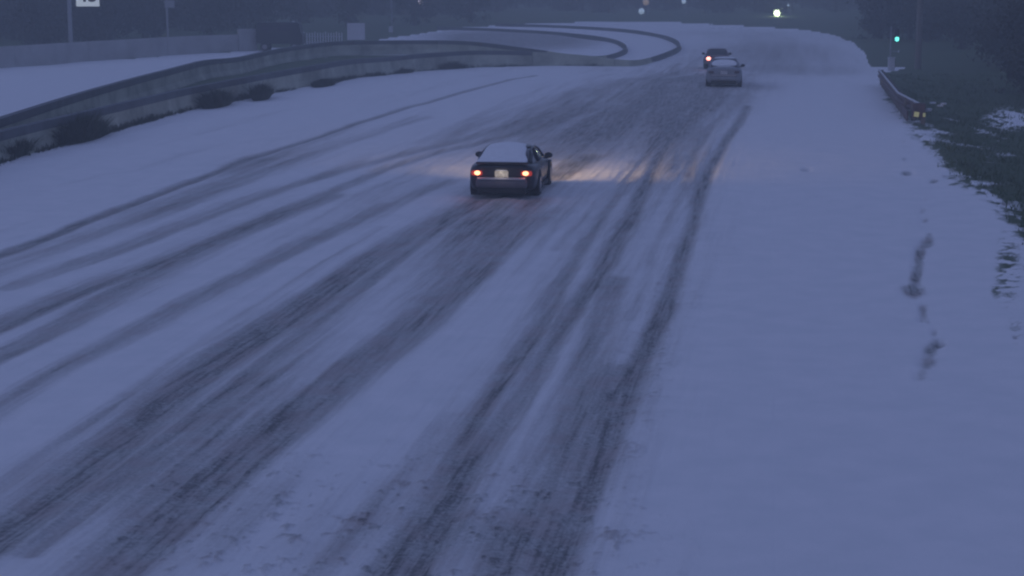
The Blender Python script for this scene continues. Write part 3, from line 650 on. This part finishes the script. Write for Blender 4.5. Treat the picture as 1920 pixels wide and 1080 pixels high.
def make_car(kind, name, label, cat, paint, loc, rz, Wd, Ln, Ht, tail='both', bulb='tail'):
    t = thing(name, label, cat, loc, rz); w = Wd/2; k = Ht/1.36
    deck, belt = (1.0*k, .95*k) if kind == 'coupe' else (.98*k, .93*k)
    def sec(ww, zb, ztop, sh, crown=.03):   # half section, from bottom centre round to the top centre
        return [(0,zb),(ww*.80,zb),(ww*.93,zb+.05),(ww*.985,zb+.2),(ww,(zb+sh)/2+.04),(ww*.985,sh-.09),(ww*.93,sh),(ww*.80,ztop),(ww*.4,ztop+crown*.7),(0,ztop+crown)]
    st = [(-.02, sec(w*.80,.36,deck*.86,deck*.78)), (.03, sec(w*.90,.29,deck*.95,deck*.86)), (.14, sec(w*.96,.22,deck*1.0,deck*.91)), (.45, sec(w*1.0,.20,deck*.995,deck*.95)),
          (.9, sec(w*1.01,.19,deck*.98,deck*.955)), (1.4, sec(w*.975,.18,belt*1.0,belt*.96)), (2.4, sec(w*.955,.17,belt*.98,belt*.95)), (3.1, sec(w*.975,.17,belt*.97,belt*.93)),
          (3.6, sec(w*.99,.18,belt*.90,belt*.86)), (4.1, sec(w*.95,.2,belt*.80,belt*.75)), (Ln-.12, sec(w*.84,.24,belt*.68,belt*.62)), (Ln, sec(w*.70,.3,belt*.6,belt*.54))]
    loft('body', st, paint, t)
    y_r = .55 if kind != 'hatch' else .18; y_t = 1.35 if kind != 'hatch' else .62
    def gsec(wb, wt, zb, zt): return [(0,zb),(wb,zb),(wb*.99,zb+.06),((wb+wt)/2,(zb+zt)/2),(wt*1.02,zt-.05),(wt*.93,zt),(wt*.5,zt+.015),(0,zt+.02)]
    gs = [(y_r, gsec(w*.74,w*.70,deck-.06,deck)), (y_r+.05, gsec(w*.78,w*.72,belt-.06,deck+.05)), ((y_r+y_t)/2, gsec(w*.84,w*.70,belt-.06,(deck+Ht)/2+.05)), (y_t, gsec(w*.87,w*.66,belt-.06,Ht-.03)),
          (y_t+.5, gsec(w*.88,w*.665,belt-.06,Ht)), (2.45, gsec(w*.88,w*.66,belt-.06,Ht-.03)), (2.9, gsec(w*.85,w*.64,belt-.06,(belt+Ht)/2+.02)), (3.35, gsec(w*.80,w*.62,belt-.09,belt-.01))]
    loft('cabin_glass', gs, M['glass'], t)
    # roof panel and pillars
    for s in (-1, 1):
        bm = bmesh.new()
        def strip(pts, r=.035):
            for a, b in zip(pts[:-1], pts[1:]): add_cyl(bm, a, b, r, r, 6)
        strip([(s*w*.80,3.3,belt-.02),(s*w*.70,2.88,(belt+Ht)/2+.03),(s*w*.655,2.4,Ht-.05),(s*w*.67,y_t+.4,Ht-.02),(s*w*.67,y_t,Ht-.05),(s*w*.75,(y_r+y_t)/2,(deck+Ht)/2+.02),(s*w*.78,y_r+.04,deck+.01)])
        strip([(s*w*.885,y_t+.25,belt),(s*w*.68,y_t+.35,Ht-.05)], .045)
        bm_obj('pillar', bm, paint, t)
    loft('roof', [(y_t-.02,[(0,Ht-.02),(w*.6,Ht-.03),(w*.64,Ht-.01),(w*.55,Ht+.022),(0,Ht+.035)]),(y_t+.5,[(0,Ht-.02),(w*.6,Ht-.03),(w*.66,Ht+.0),(w*.56,Ht+.035),(0,Ht+.05)]),(2.45,[(0,Ht-.04),(w*.6,Ht-.05),(w*.64,Ht-.02),(w*.55,Ht+.01),(0,Ht+.02)])], paint, t)
    # settled snow on roof, rear window and boot
    def snow_sec(ww, z0, z1): return [(0,z0),(ww,z0),(ww*.98,z0+(z1-z0)*.5),(ww*.80,z1-.01),(ww*.4,z1+.02),(0,z1+.03)]
    if kind == 'coupe':
        loft('snow_cover', [(.20,snow_sec(w*.66,deck+.0,deck+.045)),(.28,snow_sec(w*.76,deck,deck+.06)),(.55,snow_sec(w*.77,deck,deck+.09)),((y_r+y_t)/2,snow_sec(w*.70,(deck+Ht)/2-.08,(deck+Ht)/2+.09)),
              (y_t,snow_sec(w*.62,Ht-.06,Ht+.06)),(y_t+.5,snow_sec(w*.60,Ht-.03,Ht+.07)),(2.42,snow_sec(w*.56,Ht-.05,Ht+.04))], M['snow'], t).location.x = -.06
    else:
        loft('roof_snow', [(y_t+.06,snow_sec(w*.58,Ht,Ht+.07)),(y_t+.5,snow_sec(w*.62,Ht,Ht+.10)),(2.42,snow_sec(w*.6,Ht-.03,Ht+.07))], M['snow'] if kind == 'sedan' else M['thin_snow'], t)
        if kind == 'sedan':
            loft('window_snow', [(y_r+.02,snow_sec(w*.78,deck-.02,deck+.10)),((y_r+y_t)/2,snow_sec(w*.72,(deck+Ht)/2-.02,(deck+Ht)/2+.13)),(y_t-.12,snow_sec(w*.64,Ht-.14,Ht+.0))], M['snow'], t)
            loft('boot_snow', [(.10,snow_sec(w*.6,deck,deck+.03)),(.3,snow_sec(w*.68,deck,deck+.05)),(.48,snow_sec(w*.66,deck,deck+.05))], M['thin_snow'], t)
    # rear details
    if kind == 'coupe':
        bm = bmesh.new(); add_box(bm, (0,.10,deck+.03), (w*1.52,.16,.05), None, .018); bm_obj('spoiler', bm, M['plastic'], t)
    box('boot_panel', (0,-.022,deck*.79), (w*1.20,.05,.26*k), M['plastic'] if kind == 'coupe' else paint, t, .015)
    box('bumper_ledge', (0,-.075,.61*k), (w*1.40,.18,.055), M['chrome'], t, .02)
    box('rear_bumper', (0,-.05,.47*k), (w*1.50,.17,.24), paint if kind != 'coupe' else M['bump'], t, .085)
    box('diffuser', (0,.0,.25), (w*1.42,.16,.20), M['plastic'], t, .06)
    pl = box('number_plate', (0,-.066,.735*k), (.36,.02,.17), M['plate'] if kind == 'coupe' else M['sign_back'], t, .006)
    if kind == 'coupe':
        box('plate_lamp', (0,-.075,.845*k), (.30,.03,.015), M['white'], t)
        l = bpy.data.lights.new('plate_light', 'POINT'); l.energy = 1.0; l.color = (1,.88,.78); l.shadow_soft_size = .03; lo = bpy.data.objects.new('plate_light', l); COL.objects.link(lo); lo.parent = t; lo.location = (0,-.30,.80*k)
    for s in (-1, 1):
        lit = tail == 'both' or (tail == 'left' and s < 0)
        ln = box('tail_lamp', (s*w*.72,-.045,.76*k), (.30,.08,.13), M['red'] if lit or tail == 'left' else M['redoff'], t, .05)
        if lit: ball('bulb', (s*w*.70,-.085,.765*k), (.085,.03,.06) if kind == 'coupe' else (.16,.05,.13), M[bulb], ln)
        if lit:
            l = bpy.data.lights.new('tail_light', 'POINT'); l.energy = .9; l.color = (1,.16,.09); l.shadow_soft_size = .05; lo = bpy.data.objects.new('tail_light', l); COL.objects.link(lo); lo.parent = t; lo.location = (s*w*.70,-.17,.765*k)
        cyl('exhaust', (s*w*.55,-.05,.24), (s*w*.55,.15,.24), .045, M['rim'], t)
        mi = ball('mirror', (s*(w*1.02+.03), 2.55, belt+.07), (.12,.07,.085), M['plastic'], t); box('mirror_stalk', (s*(w*.97), 2.55, belt+.0), (.12,.05,.05), M['plastic'], mi)
        box('door_handle', (s*w*.985, 1.65, belt-.17), (.03,.18,.03), M['chrome'], t, .01)
        box('side_sill', (s*w*.95, 2.1, .2), (.06,1.9,.1), M['plastic'], t, .02)
        box('headlamp', (s*w*.60, Ln-.08, .60*k), (.34,.12,.12), M['head'] if tail != 'none' else M['sign_back'], t, .03)
        for yy in (.88, Ln-.95):
            wh = thing_part('wheel', t); cyl('tyre', (s*(w-.21),yy,.33), (s*(w+.012),yy,.33), .335, M['tyre'], wh, n=24); cyl('rim', (s*(w-.05),yy,.33), (s*(w+.022),yy,.33), .215, M['rim'], wh, n=18)
            bm = bmesh.new(); add_cyl(bm, (s*(w-.25),yy,.35), (s*(w+.006),yy,.35), .39, n=24); bm_obj('wheel_arch', bm, M['plastic'], t)
        if tail == 'both':
            l = bpy.data.lights.new('headlight', 'POINT'); l.energy = HEAD_W; l.color = (1,.64,.27); l.shadow_soft_size = .05; beam(l)
            lo = bpy.data.objects.new('headlight', l); COL.objects.link(lo); lo.parent = t; lo.location = (s*w*.72, Ln+.07, .62*k); lo.rotation_euler.z = math.radians(-12)
    return t
def thing_part(name, parent): o = bpy.data.objects.new(name, None); COL.objects.link(o); o.parent = parent; return o
M['bump'] = mat('bumper_paint', (.14,.125,.145), .4, .3, noise=.2, scale=4)
pc = at(941, 373); pc.z = float(gz(pc.x, pc.y)) - .02
make_car('coupe', 'coupe_car', 'dark coupe with both tail lamps lit and snow over its roof and rear window', 'car', M['coupe'], pc, -math.radians(7.2), 1.84, 4.5, 1.27)
ps_ = at(1357, 163); ps_.z = float(gz(ps_.x, ps_.y)) - .02
make_car('sedan', 'sedan_car', 'grey snow dusted sedan with unlit rear, farther up the road', 'car', M['sedan'], ps_, -math.radians(7), 1.92, 4.7, 1.46, 'none')
ph = at(1345, 131); ph.z = float(gz(ph.x, ph.y)) - .02
make_car('hatch', 'hatchback_car', 'farthest car with one bright tail lamp, half hidden behind the grey sedan', 'car', M['hatch'], ph, -math.radians(5), 1.78, 4.3, 1.42, 'left', 'tailpink')

# ------------------------------------------------------------------ haze
bm = bmesh.new(); add_box(bm, (0, 340, 5.0), (9200, 760, 19)); hz = bm_obj('haze', bm, None)
hm = bpy.data.materials.new('haze'); hm.use_nodes = True; n = hm.node_tree; n.nodes.remove(n.nodes['Principled BSDF'])
pv_ = n.nodes.new('ShaderNodeVolumePrincipled'); pv_.inputs['Density'].default_value = .0027; pv_.inputs['Color'].default_value = (.84,.905,.91,1)
n.links.new(pv_.outputs[0], n.nodes['Material Output'].inputs['Volume']); hz.data.materials.append(hm); tag(hz, None, None, None, 'stuff')
